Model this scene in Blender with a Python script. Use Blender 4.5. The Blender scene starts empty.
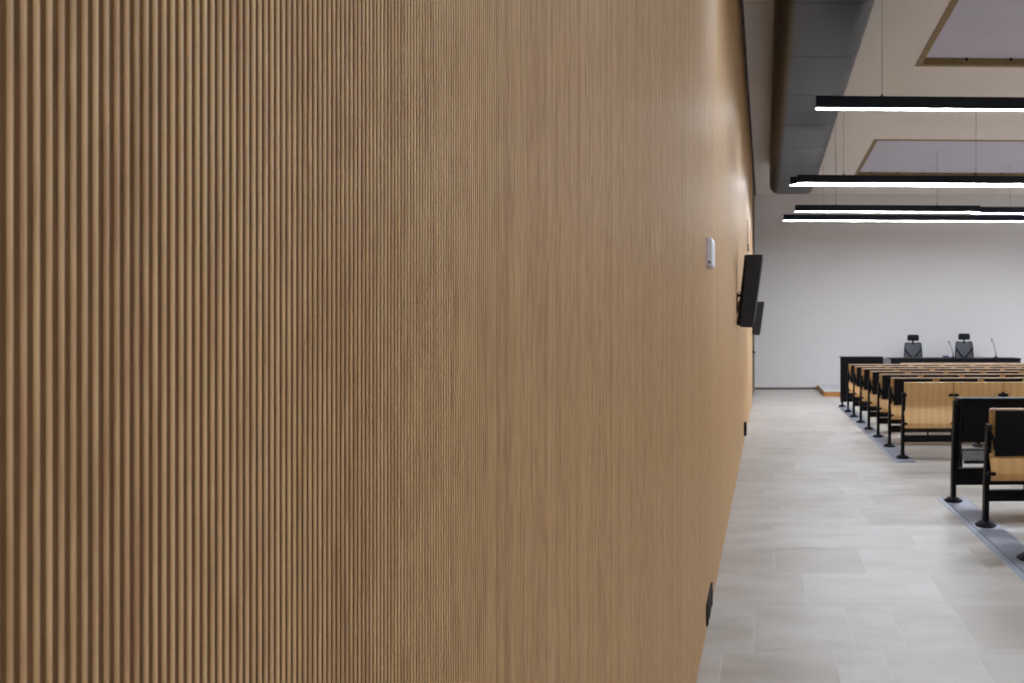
import bpy, math, random
from math import sin, cos, tan, atan2, radians, pi
from mathutils import Vector, Matrix

random.seed(7)
C = bpy.context.scene.collection

# ------------------------------------------------------------------ camera model (1024x683 frame)
F_PX, H = 800.0, 1.38
YAW = radians(-1.5)
PX0, PY0 = 765.5 - F_PX * tan(YAW), 335.0
FWD = Vector((-sin(YAW), cos(YAW), 0))
RGT = Vector((cos(YAW), sin(YAW), 0))
CAM = Vector((0, 0, H))


def ray(x, y):
    return FWD + RGT * ((x - PX0) / F_PX) + Vector((0, 0, (PY0 - y) / F_PX))


def at_z(x, y, z):            # photo point -> world point on the level z
    r = ray(x, y)
    return CAM + r * ((z - H) / r.z)


def at_y(x, y, Y):            # photo point -> world point at depth Y
    r = ray(x, y)
    return CAM + r * (Y / r.y)


WALL_X = -0.2746
PITCH = 0.00534
PHASE = (0.29272 + 7.0) % 0.00534
CEIL = H + 3.58
BACK = 20.3
RIGHT = 13.0
REAR = -7.0

# ------------------------------------------------------------------ materials


def lin(c):
    return tuple(((v / 255) / 12.92 if v / 255 <= 0.04045 else ((v / 255 + 0.055) / 1.055) ** 2.4) for v in c)


def mat(name, rgb, rough=0.5, metal=0.0, spec=0.5, noise=None, bump=0.0):
    """plain principled material with a little procedural variation: noise = (scale xyz, amount)"""
    m = bpy.data.materials.new(name)
    m.use_nodes = True
    nt = m.node_tree
    b = nt.nodes['Principled BSDF']
    c = lin(rgb)
    b.inputs['Base Color'].default_value = (*c, 1)
    b.inputs['Roughness'].default_value = rough
    b.inputs['Metallic'].default_value = metal
    b.inputs['Specular IOR Level'].default_value = spec
    if noise:
        sc, amt = noise
        tc = nt.nodes.new('ShaderNodeTexCoord')
        mp = nt.nodes.new('ShaderNodeMapping')
        mp.inputs['Scale'].default_value = sc
        nz = nt.nodes.new('ShaderNodeTexNoise')
        nz.inputs['Scale'].default_value = 1.0
        nz.inputs['Detail'].default_value = 5
        nt.links.new(tc.outputs['Object'], mp.inputs[0])
        nt.links.new(mp.outputs[0], nz.inputs['Vector'])
        rp = nt.nodes.new('ShaderNodeValToRGB')
        rp.color_ramp.elements[0].position = 0.3
        rp.color_ramp.elements[1].position = 0.7
        rp.color_ramp.elements[0].color = (*[v * (1 - amt) for v in c], 1)
        rp.color_ramp.elements[1].color = (*[min(1, v * (1 + amt)) for v in c], 1)
        nt.links.new(nz.outputs['Fac'], rp.inputs[0])
        nt.links.new(rp.outputs[0], b.inputs['Base Color'])
        if bump:
            bp = nt.nodes.new('ShaderNodeBump')
            bp.inputs['Strength'].default_value = bump
            bp.inputs['Distance'].default_value = 0.002
            nt.links.new(nz.outputs['Fac'], bp.inputs['Height'])
            nt.links.new(bp.outputs[0], b.inputs['Normal'])
    return m


def emit(name, col, strength):
    m = bpy.data.materials.new(name)
    m.use_nodes = True
    b = m.node_tree.nodes['Principled BSDF']
    b.inputs['Base Color'].default_value = (0.8, 0.8, 0.8, 1)
    b.inputs['Emission Color'].default_value = (*col, 1)
    b.inputs['Emission Strength'].default_value = strength
    return m


def wood_wall_material():
    m = bpy.data.materials.new('fluted_oak')
    m.use_nodes = True
    nt = m.node_tree
    b = nt.nodes['Principled BSDF']
    b.inputs['Roughness'].default_value = 0.4
    b.inputs['Specular IOR Level'].default_value = 0.45
    tc = nt.nodes.new('ShaderNodeTexCoord')
    # long vertical figure
    mp = nt.nodes.new('ShaderNodeMapping')
    mp.inputs['Scale'].default_value = (1.0, 26.0, 0.55)
    n1 = nt.nodes.new('ShaderNodeTexNoise')
    n1.inputs['Scale'].default_value = 1.0
    n1.inputs['Detail'].default_value = 4
    nt.links.new(tc.outputs['Object'], mp.inputs[0])
    nt.links.new(mp.outputs[0], n1.inputs['Vector'])
    # fine pores
    mp2 = nt.nodes.new('ShaderNodeMapping')
    mp2.inputs['Scale'].default_value = (60.0, 600.0, 18.0)
    n2 = nt.nodes.new('ShaderNodeTexNoise')
    n2.inputs['Scale'].default_value = 1.0
    n2.inputs['Detail'].default_value = 3
    nt.links.new(tc.outputs['Object'], mp2.inputs[0])
    nt.links.new(mp2.outputs[0], n2.inputs['Vector'])
    # tone of each rib
    sx = nt.nodes.new('ShaderNodeSeparateXYZ')
    nt.links.new(tc.outputs['Object'], sx.inputs[0])
    dv = nt.nodes.new('ShaderNodeMath'); dv.operation = 'DIVIDE'; dv.inputs[1].default_value = PITCH
    fl = nt.nodes.new('ShaderNodeMath'); fl.operation = 'FLOOR'
    nt.links.new(sx.outputs['Y'], dv.inputs[0])
    nt.links.new(dv.outputs[0], fl.inputs[0])
    wn = nt.nodes.new('ShaderNodeTexWhiteNoise'); wn.noise_dimensions = '1D'
    nt.links.new(fl.outputs[0], wn.inputs['W'])
    a1 = nt.nodes.new('ShaderNodeMath'); a1.operation = 'MULTIPLY_ADD'
    nt.links.new(n1.outputs['Fac'], a1.inputs[0]); a1.inputs[1].default_value = 0.5
    nt.links.new(n2.outputs['Fac'], a1.inputs[2])
    a2 = nt.nodes.new('ShaderNodeMath'); a2.operation = 'MULTIPLY_ADD'
    nt.links.new(wn.outputs['Value'], a2.inputs[0]); a2.inputs[1].default_value = 0.16
    nt.links.new(a1.outputs[0], a2.inputs[2])
    rp = nt.nodes.new('ShaderNodeValToRGB')
    rp.color_ramp.elements[0].position = 0.56
    rp.color_ramp.elements[1].position = 0.98
    rp.color_ramp.elements[0].color = (*lin(WOOD_D), 1)
    rp.color_ramp.elements[1].color = (*lin(WOOD_L), 1)
    nt.links.new(a2.outputs[0], rp.inputs[0])
    nt.links.new(rp.outputs[0], b.inputs['Base Color'])
    return m


def stone_material():
    m = bpy.data.materials.new('limestone')
    m.use_nodes = True
    nt = m.node_tree
    b = nt.nodes['Principled BSDF']
    b.inputs['Roughness'].default_value = 0.36
    b.inputs['Specular IOR Level'].default_value = 0.5
    at = nt.nodes.new('ShaderNodeAttribute')
    at.attribute_name = 'tone'
    tc = nt.nodes.new('ShaderNodeTexCoord')
    mp = nt.nodes.new('ShaderNodeMapping')
    mp.inputs['Scale'].default_value = (2.2, 5.0, 1.0)
    nz = nt.nodes.new('ShaderNodeTexNoise')
    nz.inputs['Scale'].default_value = 1.0
    nz.inputs['Detail'].default_value = 7
    nz.inputs['Roughness'].default_value = 0.6
    add = nt.nodes.new('ShaderNodeVectorMath')
    add.operation = 'MULTIPLY_ADD'
    add.inputs[1].default_value = (37.0, 53.0, 11.0)
    nt.links.new(at.outputs['Fac'], add.inputs[0])
    nt.links.new(tc.outputs['Object'], mp.inputs[0])
    nt.links.new(mp.outputs[0], add.inputs[2])
    nt.links.new(add.outputs[0], nz.inputs['Vector'])
    r1 = nt.nodes.new('ShaderNodeValToRGB')
    r1.color_ramp.elements[0].color = (*lin((194, 188, 181)), 1)
    r1.color_ramp.elements[1].color = (*lin((209, 206, 203)), 1)
    nt.links.new(at.outputs['Fac'], r1.inputs[0])
    r2 = nt.nodes.new('ShaderNodeValToRGB')
    r2.color_ramp.elements[0].position = 0.32
    r2.color_ramp.elements[1].position = 0.62
    r2.color_ramp.elements[0].color = (0.80, 0.77, 0.73, 1)
    r2.color_ramp.elements[1].color = (1, 1, 1, 1)
    nt.links.new(nz.outputs['Fac'], r2.inputs[0])
    mx = nt.nodes.new('ShaderNodeMix')
    mx.data_type = 'RGBA'
    mx.blend_type = 'MULTIPLY'
    mx.inputs['Factor'].default_value = 1.0
    nt.links.new(r1.outputs[0], mx.inputs['A'])
    nt.links.new(r2.outputs[0], mx.inputs['B'])
    nt.links.new(mx.outputs['Result'], b.inputs['Base Color'])
    rr = nt.nodes.new('ShaderNodeMapRange')
    rr.inputs['To Min'].default_value = 0.30
    rr.inputs['To Max'].default_value = 0.46
    nt.links.new(nz.outputs['Fac'], rr.inputs['Value'])
    nt.links.new(rr.outputs[0], b.inputs['Roughness'])
    return m


def beech_material():
    m = mat('beech_plywood', (205, 158, 98), rough=0.38, noise=((3.0, 3.0, 3.0), 0.02))
    nt = m.node_tree
    b = nt.nodes['Principled BSDF']
    tc = nt.nodes.new('ShaderNodeTexCoord')
    mp = nt.nodes.new('ShaderNodeMapping')
    mp.inputs['Scale'].default_value = (3.2, 1.5, 0.5)
    nt.links.new(tc.outputs['Object'], mp.inputs[0])
    wv = nt.nodes.new('ShaderNodeTexWave')
    wv.wave_type = 'BANDS'
    wv.bands_direction = 'X'
    wv.inputs['Scale'].default_value = 1.2
    wv.inputs['Distortion'].default_value = 11.0
    wv.inputs['Detail'].default_value = 2.0
    wv.inputs['Detail Scale'].default_value = 0.6
    nt.links.new(mp.outputs[0], wv.inputs['Vector'])
    rp = nt.nodes.new('ShaderNodeValToRGB')
    rp.color_ramp.elements[0].color = (*lin((210, 165, 106)), 1)
    rp.color_ramp.elements[1].color = (*lin((219, 176, 117)), 1)
    nt.links.new(wv.outputs['Fac'], rp.inputs[0])
    nt.links.new(rp.outputs[0], b.inputs['Base Color'])
    return m


WOOD_D, WOOD_L = (180, 141, 101), (216, 179, 133)
M = {}
M['wall_wood'] = wood_wall_material()
M['stone'] = stone_material()
M['grout'] = mat('grout', (214, 211, 207), 0.7, noise=((6, 6, 6), 0.05))
M['beech'] = beech_material()
M['groove_shade'] = mat('groove_shade_brown', (116, 86, 58), 0.9, spec=0.1, noise=((80, 160, 40), 0.12))  # brown for the wall grooves, dark to carry the shade between ribs
M['conduit'] = mat('conduit_beige', (186, 162, 146), 0.6, noise=((6, 6, 6), 0.04))
M['edge'] = mat('pale_plywood_edge', (206, 178, 150), 0.45, noise=((14, 14, 60), 0.06))
M['plaster'] = mat('white_plaster', (221, 219, 219), 0.85, spec=0.2, noise=((0.7, 0.7, 0.7), 0.015))
M['ceiling'] = mat('ceiling_board', (227, 220, 213), 0.85, spec=0.2, noise=((0.9, 0.9, 0.9), 0.02))
M['hatch'] = mat('hatch_panel_grey', (200, 198, 212), 0.7, spec=0.3, noise=((1.5, 1.5, 1.5), 0.02))
M['hatch_wood'] = mat('hatch_frame_wood', (140, 116, 78), 0.6, noise=((8, 8, 2), 0.15))
M['duct'] = mat('duct_metal', (13, 13, 18), 0.30, metal=0.0, spec=0.33, noise=((1.5, 0.8, 1.5), 0.06))
M['black'] = mat('black_powder_coat', (15, 15, 19), 0.5, spec=0.15, noise=((9, 9, 9), 0.1))
M['tablet'] = mat('black_laminate', (17, 17, 22), 0.5, spec=0.15, noise=((5, 5, 5), 0.06))
M['lamp_black'] = mat('lamp_housing_black', (17, 22, 38), 0.45, spec=0.3, noise=((5, 5, 5), 0.06))
M['rail'] = mat('brushed_aluminium', (164, 170, 187), 0.42, metal=0.4, noise=((3, 60, 3), 0.07))
M['rail_dark'] = mat('aluminium_channel', (112, 116, 130), 0.5, metal=0.6, noise=((3, 60, 3), 0.08))
M['steel'] = mat('galvanised_mesh', (150, 152, 158), 0.45, metal=0.7, noise=((9, 9, 9), 0.06))
M['speaker'] = mat('speaker_black', (22, 20, 24), 0.55, noise=((60, 60, 60), 0.12))
M['white_plastic'] = mat('white_plastic', (226, 224, 232), 0.4, noise=((6, 6, 6), 0.02))
M['grey_plastic'] = mat('grey_plastic', (134, 128, 132), 0.5, noise=((6, 6, 6), 0.04))
M['dark_wood'] = mat('dark_brown_wood', (98, 74, 50), 0.55, noise=((4, 12, 1.5), 0.12))
M['dark_trim'] = mat('dark_trim', (58, 44, 32), 0.6, noise=((4, 6, 4), 0.1))
M['skirting'] = mat('skirting_brown', (104, 88, 74), 0.6, noise=((4, 4, 4), 0.08))
M['stage_wood'] = mat('stage_fascia_oak', (176, 122, 66), 0.5, noise=((2, 9, 14), 0.12))
M['stage_top'] = mat('stage_deck_grey', (206, 205, 208), 0.6, noise=((3, 3, 3), 0.03))
M['mesh_grey'] = mat('chair_mesh_grey', (84, 85, 94), 0.7, noise=((40, 40, 40), 0.15))
M['desk_grey'] = mat('desk_end_grey', (118, 118, 124), 0.5, noise=((5, 5, 5), 0.05))
M['navy'] = mat('navy_plastic', (34, 38, 74), 0.45, noise=((12, 12, 12), 0.1))
M['lamp'] = emit('lamp_diffuser', (0.92, 1.0, 1.09), 1.0)
LAMP_STRENGTH = 88.0
M['lamp'].node_tree.nodes['Principled BSDF'].inputs['Emission Strength'].default_value = LAMP_STRENGTH

# ------------------------------------------------------------------ mesh builder


class MB:
    def __init__(self):
        self.v, self.f = [], []

    def add(self, vs, fs):
        o = len(self.v)
        self.v += [tuple(p) for p in vs]
        self.f += [tuple(i + o for i in f) for f in fs]
        return self

    def box(self, x0, x1, y0, y1, z0, z1, b=0.0):
        """box with its eight corners cut by chamfer b along all edges"""
        if b <= 0:
            vs = [(x, y, z) for x in (x0, x1) for y in (y0, y1) for z in (z0, z1)]
            return self.add(vs, [(0, 1, 3, 2), (4, 6, 7, 5), (0, 4, 5, 1), (2, 3, 7, 6), (0, 2, 6, 4), (1, 5, 7, 3)])
        b = min(b, (x1 - x0) * .45, (y1 - y0) * .45, (z1 - z0) * .45)
        ring = [(x0 + b, y0), (x1 - b, y0), (x1, y0 + b), (x1, y1 - b), (x1 - b, y1), (x0 + b, y1), (x0, y1 - b), (x0, y0 + b)]
        cx, cy = (x0 + x1) / 2, (y0 + y1) / 2
        ins = [(max(x0 + b, min(x1 - b, x)), max(y0 + b, min(y1 - b, y))) for x, y in ring]
        lv = [[(x, y, z0) for x, y in ins], [(x, y, z0 + b) for x, y in ring], [(x, y, z1 - b) for x, y in ring], [(x, y, z1) for x, y in ins]]
        return self.loft(lv)

    def loft(self, rings, caps=True, closed=True):
        n = len(rings[0])
        vs = [p for r in rings for p in r]
        fs = []
        m = n if closed else n - 1
        for k in range(len(rings) - 1):
            for i in range(m):
                j = (i + 1) % n
                fs.append((k * n + i, k * n + j, (k + 1) * n + j, (k + 1) * n + i))
        if caps:
            fs.append(tuple(range(n))[::-1])
            fs.append(tuple((len(rings) - 1) * n + i for i in range(n)))
        return self.add(vs, fs)

    def tube(self, pts, r, n=8, r1=None):
        pts = [Vector(p) for p in pts]
        rings = []
        up = None
        for i, p in enumerate(pts):
            t = (pts[min(i + 1, len(pts) - 1)] - pts[max(i - 1, 0)]).normalized()
            if up is None:
                up = Vector((0, 0, 1)) if abs(t.z) < 0.9 else Vector((1, 0, 0))
            a = t.cross(up).normalized()
            bb = a.cross(t).normalized()
            rr = r if r1 is None else r + (r1 - r) * i / (len(pts) - 1)
            rings.append([p + a * (rr * cos(2 * pi * k / n)) + bb * (rr * sin(2 * pi * k / n)) for k in range(n)])
        return self.loft(rings)

    def prism(self, prof, x0, x1, axis='x'):
        """closed (a,b) outline swept along an axis: x -> (y,z), y -> (x,z), z -> (x,y)"""
        def P(t, a, b):
            return (t, a, b) if axis == 'x' else ((a, t, b) if axis == 'y' else (a, b, t))
        return self.loft([[P(x0, a, b) for a, b in prof], [P(x1, a, b) for a, b in prof]])

    def xf(self, mtx):
        self.v = [tuple(mtx @ Vector(p)) for p in self.v]
        return self

    def build(self, name, m, parent=None, smooth=False, loc=None):
        me = bpy.data.meshes.new(name)
        me.from_pydata(self.v, [], self.f)
        import bmesh
        bm = bmesh.new()
        bm.from_mesh(me)
        bmesh.ops.recalc_face_normals(bm, faces=bm.faces)
        bm.to_mesh(me)
        bm.free()
        me.materials.append(m)
        if smooth:
            for p in me.polygons:
                p.use_smooth = True
            try:
                me.set_sharp_from_angle(angle=radians(40))
            except Exception:
                pass
        o = bpy.data.objects.new(name, me)
        C.objects.link(o)
        if parent:
            o.parent = parent
        if loc:
            o.location = loc
        return o


def tag(o, label, cat, group=None, kind=None):
    if label:
        o['label'] = label
    if cat:
        o['category'] = cat
    if group:
        o['group'] = group
    if kind:
        o['kind'] = kind
    return o


def thing(name, label, cat, loc=(0, 0, 0), group=None):
    o = bpy.data.objects.new(name, None)
    o.empty_display_size = 0.1
    C.objects.link(o)
    o.location = loc
    return tag(o, label, cat, group)


def struct(o, label, cat):
    return tag(o, label, cat, kind='structure')


def dup(root, loc, label, group=None):
    r = root.copy()
    C.objects.link(r)
    r.location = loc
    r['label'] = label
    if group:
        r['group'] = group
    for ch in list(root.children):
        c = ch.copy()
        C.objects.link(c)
        c.parent = r
        for g in list(ch.children):
            d = g.copy()
            C.objects.link(d)
            d.parent = c
    return r


# ------------------------------------------------------------------ floor: limestone courses with light joints
ROW = 0.573
row_y0 = at_z(720, 652.5, 0).y


def course_edges(k):
    """joints along one course; the two courses nearest the camera follow the photograph"""
    fixed = {0: [754, 850, 897, 964], -1: [719, 840, 893]}
    y = row_y0 + (k + 0.5) * ROW
    xs = []
    if k in fixed:
        for px in fixed[k]:
            for _ in range(1):
                r = ray(px, 0)
                xs.append(r.x / r.y * y)
    else:
        xs.append(WALL_X + random.uniform(0.12, 0.7))
    while xs[-1] < RIGHT - 0.6:
        xs.append(xs[-1] + random.choice((0.42, 0.55, 0.7, 0.9, 1.1)) * random.uniform(0.92, 1.08))
    return [WALL_X - 0.02] + xs + [RIGHT + 0.02]


fv, ff, tones = [], [], []
k0 = int((REAR - row_y0) / ROW) - 1
k1 = int((BACK - row_y0) / ROW) + 1
J = 0.0022
for k in range(k0, k1 + 1):
    ya, yb = row_y0 + k * ROW, row_y0 + (k + 1) * ROW
    ya, yb = max(ya, REAR - .02), min(yb, BACK + .02)
    if yb - ya < 0.02:
        continue
    e = course_edges(k)
    for a, b in zip(e[:-1], e[1:]):
        i = len(fv)
        fv += [(a + J, ya + J, 0), (b - J, ya + J, 0), (b - J, yb - J, 0), (a + J, yb - J, 0)]
        ff.append((i, i + 1, i + 2, i + 3))
        tones.append(random.random())
i = len(fv)
fv += [(WALL_X - .02, REAR - .02, -0.0006), (RIGHT + .02, REAR - .02, -0.0006), (RIGHT + .02, BACK + .02, -0.0006), (WALL_X - .02, BACK + .02, -0.0006)]
ff.append((i, i + 1, i + 2, i + 3))
tones.append(0.5)
me = bpy.data.meshes.new('floor')
me.from_pydata(fv, [], ff)
me.materials.append(M['stone'])
me.materials.append(M['grout'])
me.polygons[len(ff) - 1].material_index = 1
a = me.attributes.new('tone', 'FLOAT', 'FACE')
a.data.foreach_set('value', tones)
floor = bpy.data.objects.new('floor', me)
C.objects.link(floor)
struct(floor, 'pale limestone tiled floor laid in long courses with light joints', 'floor')

# ------------------------------------------------------------------ left wall: fluted oak panelling
WOOD_END = 16.7
W = WALL_X
RA, RD = 0.18 * PITCH, 0.23 * PITCH       # half width and height of a rounded rib
prof = [(RA - RA * math.copysign(abs(cos(a)) ** 0.75, cos(a)), RD * max(0.0, sin(a)) ** 0.75 - RD) for a in [pi * q / 8 for q in range(9)]]
n = int((WOOD_END - REAR) / PITCH)
vs, fs, mi = [], [], []
for k in range(n):
    y = REAR + PHASE + k * PITCH
    for dy, dx in prof:
        vs.append((W + dx, y + dy, 0.0))
        vs.append((W + dx, y + dy, CEIL))
for k in range(len(vs) // 2 - 1):
    fs.append((2 * k, 2 * k + 2, 2 * k + 3, 2 * k + 1))
    mi.append(1 if k % 9 == 8 else 0)      # added dark strip between two ribs, groove shade put into its colour
i = len(vs)
vs += [(W - 0.03, REAR, 0), (W - 0.03, WOOD_END, 0), (W - 0.03, WOOD_END, CEIL), (W - 0.03, REAR, CEIL),
       (W - RD, WOOD_END, 0), (W - RD, WOOD_END, CEIL)]
fs += [(i, i + 3, i + 2, i + 1), (i + 1, i + 2, i + 5, i + 4)]
mi += [0, 0]
me = bpy.data.meshes.new('wall_left')
me.from_pydata(vs, [], fs)
me.materials.append(M['wall_wood'])
me.materials.append(M['groove_shade'])
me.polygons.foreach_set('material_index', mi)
wl = bpy.data.objects.new('wall_left', me)
C.objects.link(wl)
struct(wl, 'long oak wall of fine vertical fluted ribs filling the left of the picture', 'wall')

# the last stretch of the left wall: a dark brown door with panel above
DW0, DW1 = 17.1, 18.5
mb = MB()
mb.box(W - 0.04, W - 0.004, WOOD_END, DW0, 0, CEIL)
mb.box(W - 0.04, W - 0.004, DW1, BACK, 0, CEIL)
mb.box(W - 0.04, W - 0.004, DW0, DW1, 2.2, CEIL)
struct(mb.build('wall_side', M['dark_wood']), 'dark brown end stretch of the left wall around the door', 'wall')
mb = MB()
mb.box(W - 0.04, W - 0.012, DW0 + 0.005, DW1 - 0.005, 0.004, 2.195)
door = struct(mb.build('door_1', M['dark_wood']), 'dark brown door at the far end of the fluted wall', 'door')
mb = MB()
hp = at_y(755.6, 352, 17.35)
mb.tube([(W - 0.012, 17.3, hp.z), (W + 0.05, 17.3, hp.z)], 0.014)
mb.tube([(W + 0.05, 17.28, hp.z), (W + 0.05, 17.44, hp.z)], 0.017)
mb.box(W - 0.013, W - 0.002, 17.27, 17.33, hp.z - 0.11, hp.z + 0.06, 0.004)
mb.build('door_handle', M['black'], door)

# dark cornice strip along the top of the left wall
mb = MB()
mb.box(W - 0.002, W + 0.036, REAR, BACK, CEIL - 0.045, CEIL - 0.001, 0.004)
struct(mb.build('trim_1', M['dark_trim']), 'dark strip along the top of the fluted wall under the ceiling', 'trim')

# ------------------------------------------------------------------ other walls
mb = MB()
mb.box(W - 0.04, RIGHT + .1, BACK, BACK + 0.12, 0, CEIL + 0.15)
struct(mb.build('wall_back', M['plaster']), 'plain white plaster wall behind the podium', 'wall')
mb = MB()
mb.box(RIGHT, RIGHT + 0.12, REAR, BACK, 0, CEIL + 0.15)
struct(mb.build('wall_right', M['plaster']), 'plain white wall on the right of the hall', 'wall')
mb = MB()
mb.box(W - 0.04, RIGHT + .1, REAR - 0.12, REAR, 0, CEIL + 0.15)
struct(mb.build('wall_rear', M['plaster']), 'plain white wall behind the camera', 'wall')

# ------------------------------------------------------------------ ceiling with two recessed openings
HX0 = 2.0
hA1 = at_z(1000, 66.5, CEIL).y - 0.065            # far edge of the first opening
hB0 = at_z(950, 139.7, CEIL).y + 0.065            # near edge of the second
HLEN = 3.3
HX0 = at_z(914.5, 66.0, CEIL).x + 0.065
HX1 = HX0 + 4.6
holes = [(hA1 - HLEN, hA1), (hB0, hB0 + HLEN)]
xs = [W - 0.04, HX0, HX1, RIGHT + .1]
ys = [REAR - .1, holes[0][0], holes[0][1], holes[1][0], holes[1][1], BACK + .1]
mb = MB()
# boards: each bay is cut into boards 1.37 m deep, with hairline open joints
for a in range(3):
    for b in range(5):
        if a == 1 and b in (1, 3):
            continue
        mb.box(xs[a], xs[a + 1], ys[b], ys[b + 1], CEIL, CEIL + 0.02)
struct(mb.build('ceiling', M['ceiling']), 'beige boarded ceiling above the hall', 'ceiling')
# thin board joints
jm = MB()
y = at_z(748, 83, CEIL).y - 2.74 * 3
while y < BACK - .3:
    jm.box(W + 0.04, 1.0, y, y + 0.006, CEIL - 0.0006, CEIL + 0.004)
    y += 2.74
struct(jm.build('trim_2', M['skirting']), 'hairline joints between the ceiling boards', 'trim')

for q, (ya, yb) in enumerate(holes):
    t = thing('ceiling_hatch', ('nearer grey ceiling hatch with wooden frame at the top right corner',
                                'farther grey ceiling hatch with wooden frame above the second pendant lamp')[q], 'ceiling hatch',
              ((HX0 + HX1) / 2, (ya + yb) / 2, CEIL), 'grey hatches in the ceiling')
    x0, x1, y0, y1 = -(HX1 - HX0) / 2, (HX1 - HX0) / 2, -(yb - ya) / 2, (yb - ya) / 2
    mb = MB()
    tw, dp = 0.065, 0.11
    # flat trim ring under the ceiling + the lining of the recess
    mb.box(x0 - tw, x0, y0 - tw, y1 + tw, -0.010, -0.0005, 0.002)
    mb.box(x1, x1 + tw, y0 - tw, y1 + tw, -0.010, -0.0005, 0.002)
    mb.box(x0, x1, y0 - tw, y0, -0.010, -0.0005, 0.002)
    mb.box(x0, x1, y1, y1 + tw, -0.010, -0.0005, 0.002)
    mb.box(x0, x0 + 0.015, y0, y1, -0.009, dp)
    mb.box(x1 - 0.015, x1, y0, y1, -0.009, dp)
    mb.box(x0, x1, y0, y0 + 0.015, -0.009, dp)
    mb.box(x0, x1, y1 - 0.015, y1, -0.009, dp)
    mb.build('frame', M['hatch_wood'], t)
    mb = MB()
    mb.box(x0 + 0.002, x1 - 0.002, y0 + 0.002, y1 - 0.002, dp - 0.03, dp)
    mb.build('panel', M['hatch'], t)
    bx = at_y(966, 60, yb).x - (HX0 + HX1) / 2 if q == 0 else x0 + 0.33
    while bx < x1 - 0.1:
        mb = MB()
        mb.tube([(bx, y1 - 0.018, dp - 0.048), (bx, y1 - 0.035, dp - 0.048)], 0.022, 6)
        mb.build('bolt', M['black'], t)
        bx += 0.59

# ------------------------------------------------------------------ ventilation duct
ZB = H + 2.95
D_END = 800 * 2.95 / 141.0
dl, dr, rad, dh = 0.085, 1.02, 0.20, 0.56
def duct_ring(y, grow=0.0):
    pts = []
    x0, x1, z0, z1, r = dl - grow, dr + grow, ZB - grow, ZB + dh + grow, rad + grow
    for cx, cz, a0 in ((x1 - r, z0 + r, -90), (x1 - r, z1 - r, 0), (x0 + r, z1 - r, 90), (x0 + r, z0 + r, 180)):
        for k in range(9):
            a = radians(a0 + k * 90 / 8)
            pts.append((cx + r * cos(a), y, cz + r * sin(a)))
    return pts
t = thing('ventilation_duct', 'dark grey flat oval metal air duct hanging beside the fluted wall', 'duct', (0, 0, 0))
mb = MB()
mb.loft([duct_ring(REAR + 0.05), duct_ring(D_END)])
mb.build('body', M['duct'], t, smooth=True)
sy = at_z(800, 57, ZB).y
k = -8
while sy + 1.37 * k < D_END - 0.5:
    y = sy + 1.37 * k
    k += 1
    if y < 4.5:
        continue
    mb = MB()
    mb.loft([duct_ring(y - 0.012), duct_ring(y - 0.010, 0.0025), duct_ring(y + 0.010, 0.0025), duct_ring(y + 0.012)], caps=False)
    mb.build('joint_band', M['duct'], t, smooth=True)
    if k % 2 == 0:
        for sx in (dl + 0.12, dr - 0.12):
            mb = MB()
            mb.tube([(sx, y, ZB + dh - 0.06), (sx, y, CEIL)], 0.006, 6)
            mb.build('hanger_rod', M['steel'], t)

# ------------------------------------------------------------------ linear pendant lamps
LZ = H + 2.38                      # underside of the bars
LW, LH = 0.065, 0.132


def pendant(px, py, length, cables_px, label, depth=None, x0=None):
    p = at_z(px, py, LZ) if depth is None else Vector((x0, depth, LZ))
    X0, Y = p.x, p.y
    L = length
    t = thing('linear_pendant_lamp', label, 'pendant lamp', (X0 + L / 2, Y, LZ), 'black linear pendant lamps')
    h = L / 2
    mb = MB()
    # housing: an upside-down channel (top, two cheeks, two end caps)
    mb.box(-h, h, -LW / 2, LW / 2, 0.018, LH, 0.003)
    mb.box(-h, h, -LW / 2, -LW / 2 + 0.005, 0.004, 0.02)
    mb.box(-h, h, LW / 2 - 0.005, LW / 2, 0.004, 0.02)
    mb.box(-h, -h + 0.004, -LW / 2, LW / 2, 0.004, 0.02)
    mb.box(h - 0.004, h, -LW / 2, LW / 2, 0.004, 0.02)
    mb.build('housing', M['lamp_black'], t)
    mb = MB()
    mb.box(-h + 0.004, h - 0.004, -LW / 2 + 0.005, LW / 2 - 0.005, 0.002, 0.017)
    mb.build('diffuser', M['lamp'], t)
    cs = cables_px or []
    offs = [at_y(c, 150, Y).x - (X0 + h) for c in cs] if cs else [-h + 0.65, h - 0.65]
    for o in offs:
        mb = MB()
        mb.tube([(o, 0, LH), (o, 0, CEIL - LZ - 0.001)], 0.0022, 6)
        c = mb.build('cable', M['black'], t)
        mb = MB()
        mb.tube([(o, 0, LH - 0.002), (o, 0, LH + 0.03)], 0.011, 8)
        mb.build('cable_fitting', M['black'], c)
    return t


def xspan(px, py, px_end):
    return at_y(px_end, py, at_z(px, py, LZ).y).x - at_z(px, py, LZ).x


BAR = 3.60
pendant(816, 109.0, BAR, [882, 1090], 'nearest and highest black pendant lamp, its bar crossing below the nearer ceiling hatch')
pendant(797, 183.5, BAR, [843.5, 976], 'black pendant lamp in front of the close pair hanging under the farther hatch')
pendant(790, 185.4, 5.6, [835.5, 1085], 'black pendant lamp at the back of the close pair under the farther hatch')
pendant(795, 211.8, BAR, [836.0, 937], 'black pendant lamp hanging just in front of the one nearest the white back wall')
pendant(783.5, 220.8, 5.9, [823.5, 1010], 'black pendant lamp hanging lowest in the photo, nearest the white back wall')
pendant(972, 213.6, 4.4, [1030, 1150], 'black pendant lamp carrying on right from behind the end of another bar')
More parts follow.
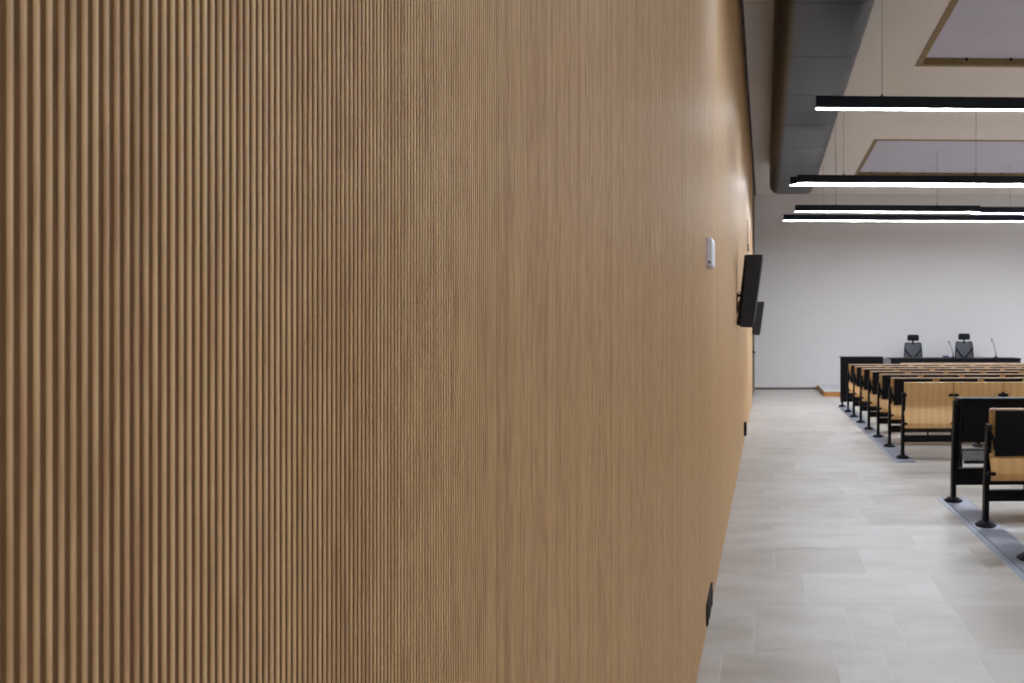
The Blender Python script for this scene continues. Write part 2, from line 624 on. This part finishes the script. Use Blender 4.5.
# unseen lamps added over the rest of the hall to brighten wall and floor
for x, y, L, lab in ((0.6, -5.0, BAR, 'added unseen pendant lamp by the rear wall beside the fluted wall'), (5.2, -5.0, BAR, 'added unseen pendant lamp by the rear wall, away from the fluted wall'), (0.6, -2.2, BAR, 'added unseen pendant lamp at the rear of the hall beside the fluted wall'), (5.2, -2.2, BAR, 'added unseen pendant lamp at the rear of the hall, away from the fluted wall'), (0.6, 4.5, BAR, 'added unseen pendant lamp over the near benches'), (5.2, 4.5, BAR, 'added unseen pendant lamp over the middle of the near block'),
                     (5.6, 8.5, BAR, 'added unseen pendant lamp over the cross aisle'), (9.4, 8.5, 3.4, 'added unseen pendant lamp by the right wall over the cross aisle'),
                     (7.0, 12.7, BAR, 'added unseen pendant lamp over the right part of the far block'), (7.8, 17.0, 4.6, 'added unseen pendant lamp by the stage on the right')):
    pendant(0, 0, L, None, lab, depth=y, x0=x)

# ------------------------------------------------------------------ things on the left wall


def loudspeaker(Y, ztop, label):
    """tall trapezoid cabinet on a bracket, top leaning out of the wall"""
    t = thing('wall_loudspeaker', label, 'loudspeaker', (W, Y, ztop - 0.66), 'black loudspeakers on the fluted wall')
    hgt, w = 0.655, 0.26
    lean = 0.085
    rings = []
    for z, f0, f1, yin in ((-0.030, 0.046, 0.150, 0.0), (-0.004, 0.004, 0.160, 0.0), (hgt - 0.004, -0.010 + lean, 0.163 + lean, 0.0), (hgt, -0.006 + lean, 0.159 + lean, 0.003)):
        rings.append([(f0, 0.05, z), (f0 + 0.03, yin, z), (f1 - 0.006, yin, z), (f1, yin + 0.006, z),
                      (f1, w - 0.006 - yin, z), (f1 - 0.006, w - yin, z), (f0 + 0.03, w - yin, z), (f0, w - 0.05, z)])
    mb = MB().loft(rings)
    mb.build('cabinet', M['speaker'], t)
    # front grille, bowed a little
    mb = MB()
    rows = []
    for z in (0.03, hgt - 0.03):
        o = 0.1605 + lean * (z - 0.02) / (hgt - 0.02)
        rows.append([(o, 0.015, z), (o + 0.008, 0.05, z), (o + 0.011, w / 2, z), (o + 0.008, w - 0.05, z), (o, w - 0.015, z), (o - 0.002, w / 2, z)])
    mb.loft(rows)
    mb.build('grille', M['speaker'], t)
    br = MB()
    br.box(0.0, 0.008, 0.09, 0.17, 0.10, 0.30, 0.002)
    br.tube([(0.006, 0.13, 0.27), (0.03, 0.13, 0.275), (0.085, 0.13, 0.24)], 0.012)
    br.tube([(0.006, 0.13, 0.14), (0.03, 0.13, 0.15), (0.07, 0.13, 0.17)], 0.012)
    br.build('bracket', M['black'], t)
    br = MB()
    br.tube([(0.008, 0.06, 0.28), (0.03, 0.05, 0.31), (0.045, 0.055, 0.26), (0.02, 0.05, 0.2), (0.012, 0.06, 0.12)], 0.005, 6)
    br.build('cable', M['black'], t)
    return t


loudspeaker(7.55, H + 81 * 7.55 / 800, 'nearer black wall loudspeaker leaning out from the fluted wall')
loudspeaker(16.3, H + 33.5 * 16.4 / 800, 'farther black wall loudspeaker, half hidden behind the nearer one')

# white access point
Y0 = 800 * 0.2746 / 59.3
zt, zb = H + (335 - 237) * Y0 / 800, H + (335 - 266.2) * Y0 / 800
t = thing('wireless_access_point', 'small white rounded box with a dark mark, fixed high on the fluted wall', 'access point', (W - 0.003, Y0, zb))
mb = MB()
hgt = zt - zb
pr = [(0.0, 0.0), (0.012, 0.0), (0.028, 0.006), (0.034, 0.02), (0.037, 0.12), (0.034, 0.165), (0.028, 0.18), (0.0, 0.18)]
mb.loft([[(x * .8, y * .9 + .008, 0.0) for x, y in pr], [(x, y, 0.006) for x, y in pr], [(x, y, hgt - 0.02) for x, y in pr],
         [(x * .9, y * .95 + .004, hgt - 0.004) for x, y in pr], [(x * .7, y * .9 + .008, hgt) for x, y in pr]])
mb.build('case', M['white_plastic'], t)
mb = MB()
mb.box(0.011, 0.0255, -0.0006, 0.003, 0.012, 0.024)
mb.xf(Matrix.Translation((0, 0, 0)))
mb.build('mark', M['grey_plastic'], t)

# small grey sensor with a white conduit above it
Y1 = 12.1
zz = H + (335 - 248) * Y1 / 800
t = thing('wall_sensor', 'tiny grey sensor box with beige conduit above it, near top of nearer loudspeaker', 'sensor', (W, Y1, zz))
MB().box(0, 0.03, -0.05, 0.05, -0.055, 0.055, 0.006).build('case', M['grey_plastic'], t)
MB().tube([(0.008, 0, 0.05), (0.008, 0, 0.42)], 0.007).build('conduit', M['conduit'], t)

# black socket plates near the floor
t = thing('wall_socket', 'flat black double socket plate low on the fluted wall, nearest the camera', 'socket', (W, 3.70, 0.035), 'black sockets along the skirting')
MB().box(0, 0.010, 0, 0.335, 0.0, 0.102, 0.003).build('plate', M['black'], t)
for k in range(2):
    mb = MB()
    y0 = 0.02 + 0.155 * k
    pts = [(y0 + 0.07 + 0.04 * cos(2 * pi * a / 16), 0.051 + 0.04 * sin(2 * pi * a / 16)) for a in range(16)]
    mb.prism(pts, 0.0095, 0.014)
    mb.build('socket_insert', M['tablet'], t)
t = thing('wall_socket', 'small black socket box low on the fluted wall, halfway to the back', 'socket', (W, 10.15, 0.10), 'black sockets along the skirting')
MB().box(0, 0.032, 0, 0.14, 0.0, 0.17, 0.004).build('plate', M['black'], t)
mb = MB()
mb.prism([(0.07 + 0.045 * cos(2 * pi * a / 16), 0.085 + 0.045 * sin(2 * pi * a / 16)) for a in range(16)], 0.0315, 0.036)
mb.build('socket_insert', M['tablet'], t)

# ------------------------------------------------------------------ stage, skirting
SY = at_z(900, 396.5, 0).y
SX = at_z(824, 396.5, 0).x
SH = 0.11
t = thing('stage_platform', 'low oak-faced stage platform along the white back wall', 'platform', (SX, SY, 0))
MB().box(0.012, RIGHT - SX - 0.02, 0.012, BACK - SY - 0.004, SH - 0.02, SH, 0.002).build('deck', M['stage_top'], t)
mb = MB()
mb.box(0, RIGHT - SX - 0.02, 0, 0.018, 0.001, SH - 0.001, 0.002)
mb.box(0, 0.018, 0.018, BACK - SY - 0.004, 0.001, SH - 0.001, 0.002)
mb.build('fascia', M['stage_wood'], t)
mb = MB()
mb.box(W, SX - 0.005, BACK - 0.016, BACK, 0.0, 0.05, 0.003)
struct(mb.build('baseboard_back', M['skirting']), 'thin brown skirting along the foot of the white back wall', 'baseboard')

# ------------------------------------------------------------------ lecture benches
PITCH_S = 0.55
# side profile of the bent plywood back: (y toward the stage, z); rear face then front face
REARFACE = [(-0.105, 0.846), (-0.090, 0.74), (-0.064, 0.62), (-0.056, 0.590), (-0.064, 0.57), (-0.110, 0.48), (-0.146, 0.405), (-0.149, 0.388), (-0.138, 0.345)]


def thick(profile, th):
    out = []
    for i, (y, z) in enumerate(profile):
        a, b = profile[max(i - 1, 0)], profile[min(i + 1, len(profile) - 1)]
        ty, tz = b[0] - a[0], b[1] - a[1]
        l = math.hypot(ty, tz)
        out.append((y - tz / l * th, z + ty / l * th))
    return out


back_outline = REARFACE + thick(REARFACE, 0.018)[::-1]
SEATREAR = [(0.050, 0.735), (0.040, 0.66), (0.036, 0.56), (0.042, 0.47), (0.060, 0.415)]
seat_outline = SEATREAR + thick(SEATREAR, 0.018)[::-1]


def plate_shape(outline, x0, x1, nx=6, dish=0.0):
    """sweep the outline across the seat, its middle dished toward +y"""
    rings = []
    for i in range(nx + 1):
        u = i / nx
        x = x0 + (x1 - x0) * u
        d = dish * (1 - (2 * u - 1) ** 2)
        rings.append([(x, y + d, z) for y, z in outline])
    return MB().loft(rings)


def post_mb(ztop=0.735):
    mb = MB()
    rings = []
    for z, y in ((0.02, 0.0), (0.30, -0.012), (ztop - 0.03, -0.085), (ztop, -0.085)):
        w, d = 0.017, 0.030 if z < ztop else 0.020
        rings.append([(-w, y - d, z), (w, y - d, z), (w, y + d, z), (-w, y + d, z)])
    return mb.loft(rings)


def foot_mb():
    mb = MB()
    def ring(rx, ry, z):
        return [(rx * cos(2 * pi * (a + .5) / 8), ry * sin(2 * pi * (a + .5) / 8), z) for a in range(8)]
    return mb.loft([ring(0.075, 0.085, 0.0), ring(0.075, 0.085, 0.010), ring(0.045, 0.055, 0.030), ring(0.03, 0.042, 0.036)])


def bracket_mb(z, y, w=0.055, h=0.016):
    """dumb-bell clamp joining two backs"""
    mb = MB()
    pts = []
    for a in range(7):
        t_ = radians(-90 + 30 * a)
        pts.append((w - h + h * cos(t_) * 1.1, z + h * sin(t_)))
    pts.append((0.0, z + h * 0.75))
    for a in range(7):
        t_ = radians(90 + 30 * a)
        pts.append((-w + h + h * cos(t_) * 1.1, z + h * sin(t_)))
    pts.append((0.0, z - h * 0.75))
    return mb.loft([[(x, y - 0.028, zz_) for x, zz_ in pts], [(x, y + 0.004, zz_) for x, zz_ in pts]])


def stay_mb():
    """upright between two seats, carrying backs and pans from the beam"""
    mb = MB()
    rings = []
    for z, y in ((0.245, 0.0), (0.32, -0.01), (0.56, -0.010), (0.72, -0.035)):
        rings.append([(-0.006, y - 0.012, z), (0.006, y - 0.012, z), (0.006, y + 0.03, z), (-0.006, y + 0.03, z)])
    return mb.loft(rings)


def bench(name, label, loc, nseat, tablets=True, group=None):
    t = thing(name, label, 'bench', loc, group)
    L = nseat * PITCH_S
    mb = MB()
    mb.box(0.0, L, -0.03, 0.03, 0.178, 0.255, 0.004)
    mb.build('beam', M['black'], t)
    mb = MB()
    mb.box(0.0, L, -0.040, -0.022, 0.298, 0.316, 0.003)
    for k in range(nseat):
        xm = (k + 0.5) * PITCH_S
        mb.box(xm - 0.008, xm + 0.008, -0.035, -0.02, 0.25, 0.30)
    mb.build('under_seat_bar', M['black'], t)
    src = {}
    for k in range(nseat):
        x = k * PITCH_S
        if not src:
            src['backrest'] = plate_shape(back_outline, 0.004, PITCH_S - 0.004).build('backrest', M['beech'], t, smooth=True)
            src['seat'] = plate_shape(seat_outline, 0.045, PITCH_S - 0.045, dish=-0.012).build('seat', M['beech'], t, smooth=True)
            if tablets:
                mb = MB()
                yt, yb_ = -0.137, -0.108
                mb.loft([[(xx, y, z) for xx, y in ((0.045, yo), (PITCH_S - 0.045, yo), (PITCH_S - 0.040, yo + 0.004), (PITCH_S - 0.040, yo + 0.018), (0.040, yo + 0.018), (0.040, yo + 0.004))]
                         for z, yo in ((0.514, yb_), (0.520, yb_ - 0.002), (0.830, yt), (0.837, yt + 0.003))])
                src['top_edge'] = MB().box(0.006, PITCH_S - 0.006, -0.136, -0.098, 0.838, 0.853, 0.004).build('top_edge', M['edge'], t)
                src['writing_tablet'] = mb.build('writing_tablet', M['tablet'], t)
        else:
            for nm, s in src.items():
                c = s.copy()
                C.objects.link(c)
                c.parent = t
                if False:
                    pass
                c.location = (x, 0, 0)
    first = None
    for k in range(nseat + 1):
        x = k * PITCH_S
        if k % 2 == 0:
            p = post_mb().build('post', M['black'], t, loc=(x, 0, 0))
            foot_mb().build('foot', M['black'], p)
        else:
            stay_mb().build('stay', M['black'], t, loc=(x, 0, 0))
        if not tablets:
            bracket_mb(0.705, -0.088, w=0.055 if 0 < k < nseat else 0.03).build('bracket', M['black'], t, loc=(x, 0, 0))
            bracket_mb(0.397, -0.133, w=0.045 if 0 < k < nseat else 0.03, h=0.014).build('bracket', M['black'], t, loc=(x, 0, 0))
        else:
            # curved hinge arm of the writing tablets
            mb = MB()
            mb.tube([(0, -0.08, 0.70), (0.0, -0.125, 0.69), (0.02 if k < nseat else -0.02, -0.135, 0.64), (0.035 if k < nseat else -0.035, -0.115, 0.56)], 0.011, 8)
            mb.build('tablet_hinge', M['black'], t, loc=(x, 0, 0))
            bracket_mb(0.397, -0.133, w=0.045 if 0 < k < nseat else 0.03, h=0.014).build('bracket', M['black'], t, loc=(x, 0, 0))
    return t


RAIL_H = 0.012
far_feet = [(903.3, 458.0), (890.0, 446.3), (878.6, 436.7), (869.2, 429.0), (861.1, 422.1), (854.1, 416.5), (848.3, 411.4), (842.6, 406.9)]
pts = [at_z(x, y + 0.6, RAIL_H) + Vector((0, 0.05, 0)) for x, y in far_feet]
FX = sum(p.x for p in pts) / len(pts)
nn = len(pts)
sk = sum(range(nn)); skk = sum(i * i for i in range(nn)); sy_ = sum(p.y for p in pts); sky = sum(i * p.y for i, p in enumerate(pts))
FS = (nn * sky - sk * sy_) / (nn * skk - sk * sk)
FY = (sy_ - FS * sk) / nn
print('far block', FX, FY, FS, [round(p.x, 3) for p in pts])
RAIL_H = 0.012
words = ['wooden bench row nearest the camera in the far block, plain backs without writing tablets',
         'second bench row of the far block, first one with black writing tablets',
         'third bench row of the far block, counted from the cross aisle',
         'fourth bench row of the far block, counted from the cross aisle',
         'fifth bench row of the far block, counted from the cross aisle',
         'sixth bench row of the far block, counted from the cross aisle',
         'seventh bench row of the far block, next behind the short front row',
         'short front bench row of the far block, beginning beside the tall black side desk']
G = 'bench rows of the far block'
SPOT = [Vector((p.x, p.y, RAIL_H)) for p in pts]
b1 = bench('lecture_bench', words[0], SPOT[0], 7, tablets=False, group=G)
b2 = bench('lecture_bench', words[1], SPOT[1], 7, group=G)
for k in range(2, 7):
    dup(b2, SPOT[k], words[k], G)
r8y = SPOT[7].y
r8x = at_y(899.6, 365, r8y).x
bench('lecture_bench', words[7], (r8x, r8y, 0.0), 6, group=G)

# near block
near = [at_z(954.6, 502.2, RAIL_H), at_z(986.3, 526.2, RAIL_H), at_z(1032.0, 561, RAIL_H)]
near = [p + Vector((0, 0.05, 0)) for p in near]
NX = (near[0].x + near[1].x + near[2].x) / 3
print('near block', [(round(p.x, 3), round(p.y, 3)) for p in near], NX)
NY = near[0].y
NS = (near[0].y - near[2].y) / 2
b = bench('lecture_bench', 'wooden bench with black writing tablets close at the right edge, in the near block', (near[1].x, NY - NS, RAIL_H), 4, group='bench rows of the near block')
dup(b, (near[2].x, NY - 2 * NS, RAIL_H), 'nearest bench, only its black foot showing at the right edge', 'bench rows of the near block')

# front desk of the near block: black panel, wire shelf, beam
t = thing('bench_desk', 'black bench desk with perforated shelf, standing before the near block', 'desk', (near[0].x, NY, RAIL_H))
L = 4 * PITCH_S
mb = MB()
mb.loft([[(0.05, yo, z), (L, yo, z), (L, yo + 0.018, z), (0.05, yo + 0.018, z)] for z, yo in ((0.490, -0.06), (0.846, -0.105))])
mb.build('front_panel', M['tablet'], t)
mb = MB()
mb.box(0.012, L, -0.135, 0.02, 0.838, 0.856, 0.003)
mb.build('top_rail', M['tablet'], t)
MB().box(0.0, L, -0.03, 0.03, 0.135, 0.275, 0.004).build('beam', M['black'], t)
# perforated shelf: bars both ways
mb = MB()
ys0, ys1 = -0.17, 0.16
k = 0
x = 0.05
while x < L - 0.02:
    mb.box(x, x + 0.009, ys0, ys1, 0.353, 0.356)
    x += 0.028
y = ys0
while y <= ys1 + 1e-6:
    mb.box(0.045, L, y - 0.005, y + 0.005, 0.3562, 0.3592)
    y += 0.034
mb.box(0.045, L, ys0 - 0.006, ys0, 0.335, 0.362)
mb.box(0.045, L, ys1, ys1 + 0.006, 0.345, 0.362)
mb.v = [(x, y, z + 0.14 * (y - ys0)) for x, y, z in mb.v]
mb.build('perforated_shelf', M['black'], t)
mb = MB()
pr = [(-0.145, 0.30), (-0.115, 0.30), (0.0, 0.27), (0.03, 0.30), (0.045, 0.84), (-0.13, 0.838), (-0.115, 0.50), (-0.148, 0.36)]
mb.prism(pr, 0.022, 0.042)
mb.build('end_panel', M['black'], t)
for k in range(0, 5, 2):
    p = post_mb(0.835).build('post', M['black'], t, loc=(k * PITCH_S, 0, 0))
    foot_mb().build('foot', M['black'], p)
mb = MB()
mb.tube([(0.04, -0.085, 0.72), (0.055, -0.12, 0.70), (0.062, -0.13, 0.62), (0.055, -0.10, 0.55)], 0.012)
mb.build('hinge_arm', M['black'], t)

# tall black panel at the front corner of the far block
PW = 0.83
ty = FY + FS * 7 + 0.12
tx = at_y(840.3, 380, ty).x
pw = at_y(882.8, 360, ty).x - tx
tz = H - 21.7 * (FWD.dot(Vector((tx, ty, 0)))) / 800
t = thing('side_desk', 'tall black slatted side desk beside the short front bench row', 'desk', (tx, ty, RAIL_H))
tz -= RAIL_H
mb = MB()
mb.box(0, pw, 0.0, 0.018, 0.09, tz - 0.012)
for k in range(20):
    x = 0.008 + k * (pw - 0.024) / 19
    mb.box(x, x + 0.016, -0.012, 0.0, 0.09, tz - 0.09, 0.002)
mb.build('slatted_panel', M['tablet'], t)
MB().box(-0.006, pw + 0.006, -0.03, 0.30, tz - 0.012, tz, 0.003).build('desk_top', M['tablet'], t)
MB().box(-0.004, pw + 0.004, -0.024, -0.002, tz - 0.085, tz - 0.013, 0.003).build('upper_rail', M['black'], t)
for x in (0.04, pw - 0.04):
    p = MB().box(-0.018, 0.018, 0.018, 0.06, 0.02, tz - 0.013, 0.003).build('post', M['black'], t, loc=(x, 0, 0))
    foot_mb().xf(Matrix.Translation((0, 0.03, 0))).build('foot', M['black'], p)

# floor rails under the feet


def floor_rail(x0, y0, y1, w, label):
    t = thing('floor_rail', label, 'floor rail', (x0, y0, 0), 'metal rails under the bench feet')
    L = y1 - y0
    mb = MB()
    mb.prism([(0.0, 0.0), (0.006, 0.004), (0.040, 0.0085), (0.046, 0.0085), (0.050, 0.0115), (w - 0.02, 0.0115), (w, 0.004), (w, 0.0)], 0, L, 'y')
    mb.build('profile', M['rail'], t)
    mb = MB()
    mb.box(0.041, 0.049, 0.001, L - 0.001, 0.0080, 0.0100)
    mb.build('channel', M['rail_dark'], t)
    return t


fr0 = at_z(893.3, 462.6, 0)
fr1 = at_z(840, 406, 0)
rx = (fr0.x + at_z(840.3, 408, 0).x) / 2
floor_rail(rx, fr0.y, FY + FS * 7 + 0.3, 0.235, 'grey metal floor rail carrying the feet of the far block')
nr = at_z(939.5, 500.5, 0)
nx2 = at_z(1024, 582, 0).x
floor_rail((nr.x + nx2) / 2, 2.6, at_z(945, 498, 0).y, 0.25, 'grey metal floor rail carrying the feet of the near block')

# ------------------------------------------------------------------ podium table, chairs, microphones
PY = 18.4
pl = at_y(891, 362, PY).x
pr_ = at_y(1020, 362, PY).x
ptop = at_y(950, 358.2, PY).z
t = thing('podium_table', 'long black podium table on the stage before the white wall', 'table', (pl, PY, SH))
Lp, hp_ = pr_ - pl, ptop - SH
MB().box(-0.02, Lp + 0.02, -0.03, 0.75, hp_ - 0.03, hp_, 0.004).build('tabletop', M['tablet'], t)
MB().box(0.0, Lp, 0.0, 0.02, 0.03, hp_ - 0.03, 0.002).build('modesty_panel', M['tablet'], t)
gx = at_y(886.8, 362, PY).x - pl
p = MB().box(gx, -0.0, 0.02, 0.70, 0.0, hp_ - 0.012, 0.004).build('end_panel', M['desk_grey'], t)
p['label'] = 'grey end panel'
p = MB().box(Lp, Lp + 0.03, 0.02, 0.70, 0.0, hp_ - 0.03, 0.004).build('end_panel', M['desk_grey'], t)
p['label'] = 'grey end panel'


def office_chair(px, ptop_y, label, rot):
    Y = PY + 1.05
    c = at_y(px, 350, Y)
    t = thing('office_chair', label, 'chair', (c.x, Y, SH), 'office chairs behind the podium table')
    t.rotation_euler = (0, 0, rot)
    zt = at_y(px, ptop_y, Y).z - SH
    s = zt / 1.30
    # front of the chair faces -y (towards the hall)
    mb = MB()
    rings = []
    for z, wx, y in ((0.60, 0.20, 0.14), (0.66, 0.222, 0.155), (0.80, 0.225, 0.165), (0.95, 0.216, 0.18), (1.07, 0.205, 0.205), (1.095, 0.195, 0.21)):
        wx *= 0.95
        rings.append([(-wx, y - 0.02, z * s), (-wx * .5, y + 0.012, z * s), (0, y + 0.02, z * s), (wx * .5, y + 0.012, z * s), (wx, y - 0.02, z * s),
                      (wx * .5, y + 0.018, z * s), (0, y + 0.026, z * s), (-wx * .5, y + 0.018, z * s)])
    mb.loft(rings)
    mb.build('backrest', M['mesh_grey'], t, smooth=True)
    mb = MB()
    fr = [(-0.19, 0.12, 0.60), (-0.214, 0.135, 0.66), (-0.215, 0.145, 0.80), (-0.205, 0.16, 0.95), (-0.195, 0.185, 1.07), (-0.18, 0.195, 1.095), (0, 0.226, 1.098),
          (0.18, 0.195, 1.095), (0.195, 0.185, 1.07), (0.205, 0.16, 0.95), (0.215, 0.145, 0.80), (0.214, 0.135, 0.66), (0.19, 0.12, 0.60), (0, 0.15, 0.595), (-0.19, 0.12, 0.60)]
    mb.tube([(x, y, z * s) for x, y, z in fr], 0.013, 8)
    for sg in (-1, 1):
        mb.tube([(0.19 * sg, 0.145, 0.93 * s), (0.10 * sg, 0.15, 0.80 * s), (0.0, 0.165, 0.70 * s)], 0.016, 8)
    mb.build('back_frame', M['black'], t, smooth=True)
    mb = MB()
    rings = []
    for z, wx, d0, d1 in ((1.145, 0.115, .03, 0), (1.155, 0.135, .04, 0), (1.21, 0.145, .045, 0), (1.275, 0.135, .04, 0.01), (1.30, 0.115, .03, .015)):
        y = 0.20 + d1
        rings.append([(-wx, y - d0, z * s), (-wx * .4, y - d0 * .6, z * s), (wx * .4, y - d0 * .6, z * s), (wx, y - d0, z * s), (wx * 1.0, y + .005, z * s), (wx * .4, y + d0, z * s), (-wx * .4, y + d0, z * s), (-wx * 1.0, y + .005, z * s)])
    mb.loft(rings)
    mb.build('headrest', M['black'], t, smooth=True)
    MB().box(-0.022, 0.022, 0.20, 0.225, 1.05 * s, 1.17 * s, 0.004).build('headrest_stem', M['black'], t)
    mb = MB()
    rings = []
    for z, e in ((0.42, 0.02), (0.44, 0.0), (0.475, 0.0), (0.49, 0.025)):
        rings.append([(0.25 * cos(a_) * (1 - e), -0.10 + 0.25 * sin(a_) * (1 - e), z * s) for a_ in [2 * pi * q / 20 for q in range(20)]])
    mb.loft(rings)
    mb.build('seat', M['black'], t, smooth=True)
    mb = MB()
    mb.tube([(0, 0.05, 0.43 * s), (0, 0.17, 0.44 * s), (0, 0.185, 0.62 * s), (0, 0.185, 0.72 * s)], 0.022)
    mb.build('back_support', M['black'], t)
    MB().tube([(0, -0.08, 0.09), (0, -0.08, 0.43 * s)], 0.028, 12).build('gas_column', M['black'], t)
    for k in range(5):
        a_ = radians(90 + 72 * k)
        ex, ey = 0.30 * cos(a_), -0.08 + 0.30 * sin(a_)
        p = MB().tube([(0, -0.08, 0.10), (ex, ey, 0.065)], 0.022, 8, 0.015).build('base_leg', M['black'], t)
        MB().tube([(ex - 0.02 * sin(a_), ey + 0.02 * cos(a_), 0.028), (ex + 0.02 * sin(a_), ey - 0.02 * cos(a_), 0.028)], 0.028, 12).build('castor', M['black'], p)
    for sg in (-1, 1):
        mb = MB()
        mb.tube([(0.20 * sg, -0.05, 0.44 * s), (0.28 * sg, -0.04, 0.50 * s), (0.28 * sg, -0.04, 0.60 * s)], 0.014)
        mb.box(0.28 * sg - 0.035, 0.28 * sg + 0.035, -0.17, 0.08, 0.595 * s, 0.62 * s, 0.008)
        mb.build('armrest', M['black'], t)
    return t


office_chair(913.5, 334.6, 'left black mesh office chair with headrest behind the podium table', radians(-7))
office_chair(965.0, 333.4, 'right black mesh office chair with headrest, between the two microphones', radians(-7))


def microphone(bx, tipx, tipy, label):
    Y = PY + 0.30
    b = at_y(bx, 358, Y)
    tip = at_y(tipx, tipy, Y)
    t = thing('gooseneck_microphone', label, 'microphone', (b.x, Y, ptop), 'gooseneck microphones on the podium table')
    dx, dz = tip.x - b.x, tip.z - ptop
    mb = MB()
    mb.loft([[(0.055 * c_ , 0.07 * s_, z) for c_, s_ in [(cos(2 * pi * q / 12) * e, sin(2 * pi * q / 12) * e) for q in range(12)]] for z, e in ((0, 1), (0.015, 1), (0.03, .7))])
    mb.build('base', M['black'], t)
    mb = MB()
    mb.tube([(0, 0, 0.028), (0, 0, 0.11)], 0.013, 8)
    mb.tube([(0, 0, 0.11), (dx * .15, 0, dz * .4), (dx * .5, -0.01, dz * .7), (dx * .93, -0.03, dz * .95)], 0.0065, 6)
    mb.build('gooseneck', M['black'], t)
    mb = MB()
    mb.tube([(dx * .86, -0.025, dz * .90), (dx * .95, -0.033, dz * .965), (dx * 1.06, -0.045, dz * 1.03)], 0.017, 8)
    mb.build('capsule', M['grey_plastic'], t)
    return t


microphone(953.2, 948.6, 341.5, 'gooseneck microphone just left of the right office chair')
microphone(996.0, 991.2, 339.0, 'gooseneck microphone near the right end of the podium table')

# small desk units on the table
c = at_y(946.8, 358, PY + 0.25)
t = thing('desk_console', 'small low navy desk console beside the left microphone', 'console', (c.x, PY + 0.25, ptop))
MB().prism([(-0.05, 0.0), (0.08, 0.0), (0.08, 0.055), (-0.03, 0.022)], -0.075, 0.06).build('case', M['navy'], t)
MB().prism([(-0.03, 0.024), (0.05, 0.048), (0.05, 0.054), (-0.03, 0.030)], 0.062, 0.10).build('handset', M['white_plastic'], t)
c = at_y(979.0, 358, PY + 0.25)
t = thing('desk_console', 'low grey desk console right of the right office chair', 'console', (c.x, PY + 0.25, ptop))
MB().prism([(-0.05, 0.0), (0.08, 0.0), (0.08, 0.035), (-0.03, 0.016)], -0.06, 0.06).build('case', M['grey_plastic'], t)

# ------------------------------------------------------------------ world, camera, view
w = bpy.data.worlds.new('World')
bpy.context.scene.world = w
w.use_nodes = True
w.node_tree.nodes['Background'].inputs[0].default_value = (0.5, 0.6, 0.8, 1)
w.node_tree.nodes['Background'].inputs[1].default_value = 0.05

cd = bpy.data.cameras.new('camera')
cam = bpy.data.objects.new('camera', cd)
C.objects.link(cam)
cam.location = CAM
cam.rotation_euler = (pi / 2, 0, YAW)
cd.sensor_fit = 'HORIZONTAL'
cd.sensor_width = 36.0
cd.lens = 36.0 * F_PX / 1024
cd.shift_x = (512 - PX0) / 1024
cd.shift_y = (PY0 - 341.5) / 1024
cd.clip_start = 0.02
cd.dof.use_dof = True
cd.dof.focus_distance = 0.85
cd.dof.aperture_fstop = 18.0
sc = bpy.context.scene
sc.camera = cam
sc.view_settings.view_transform = 'Standard'
sc.view_settings.look = 'None'
sc.view_settings.exposure = 0.1
sc.view_settings.gamma = 1.0
sc.view_settings.use_curve_mapping = False
sc.cycles.use_denoising = True
sc.cycles.max_bounces = 10
sc.cycles.diffuse_bounces = 6
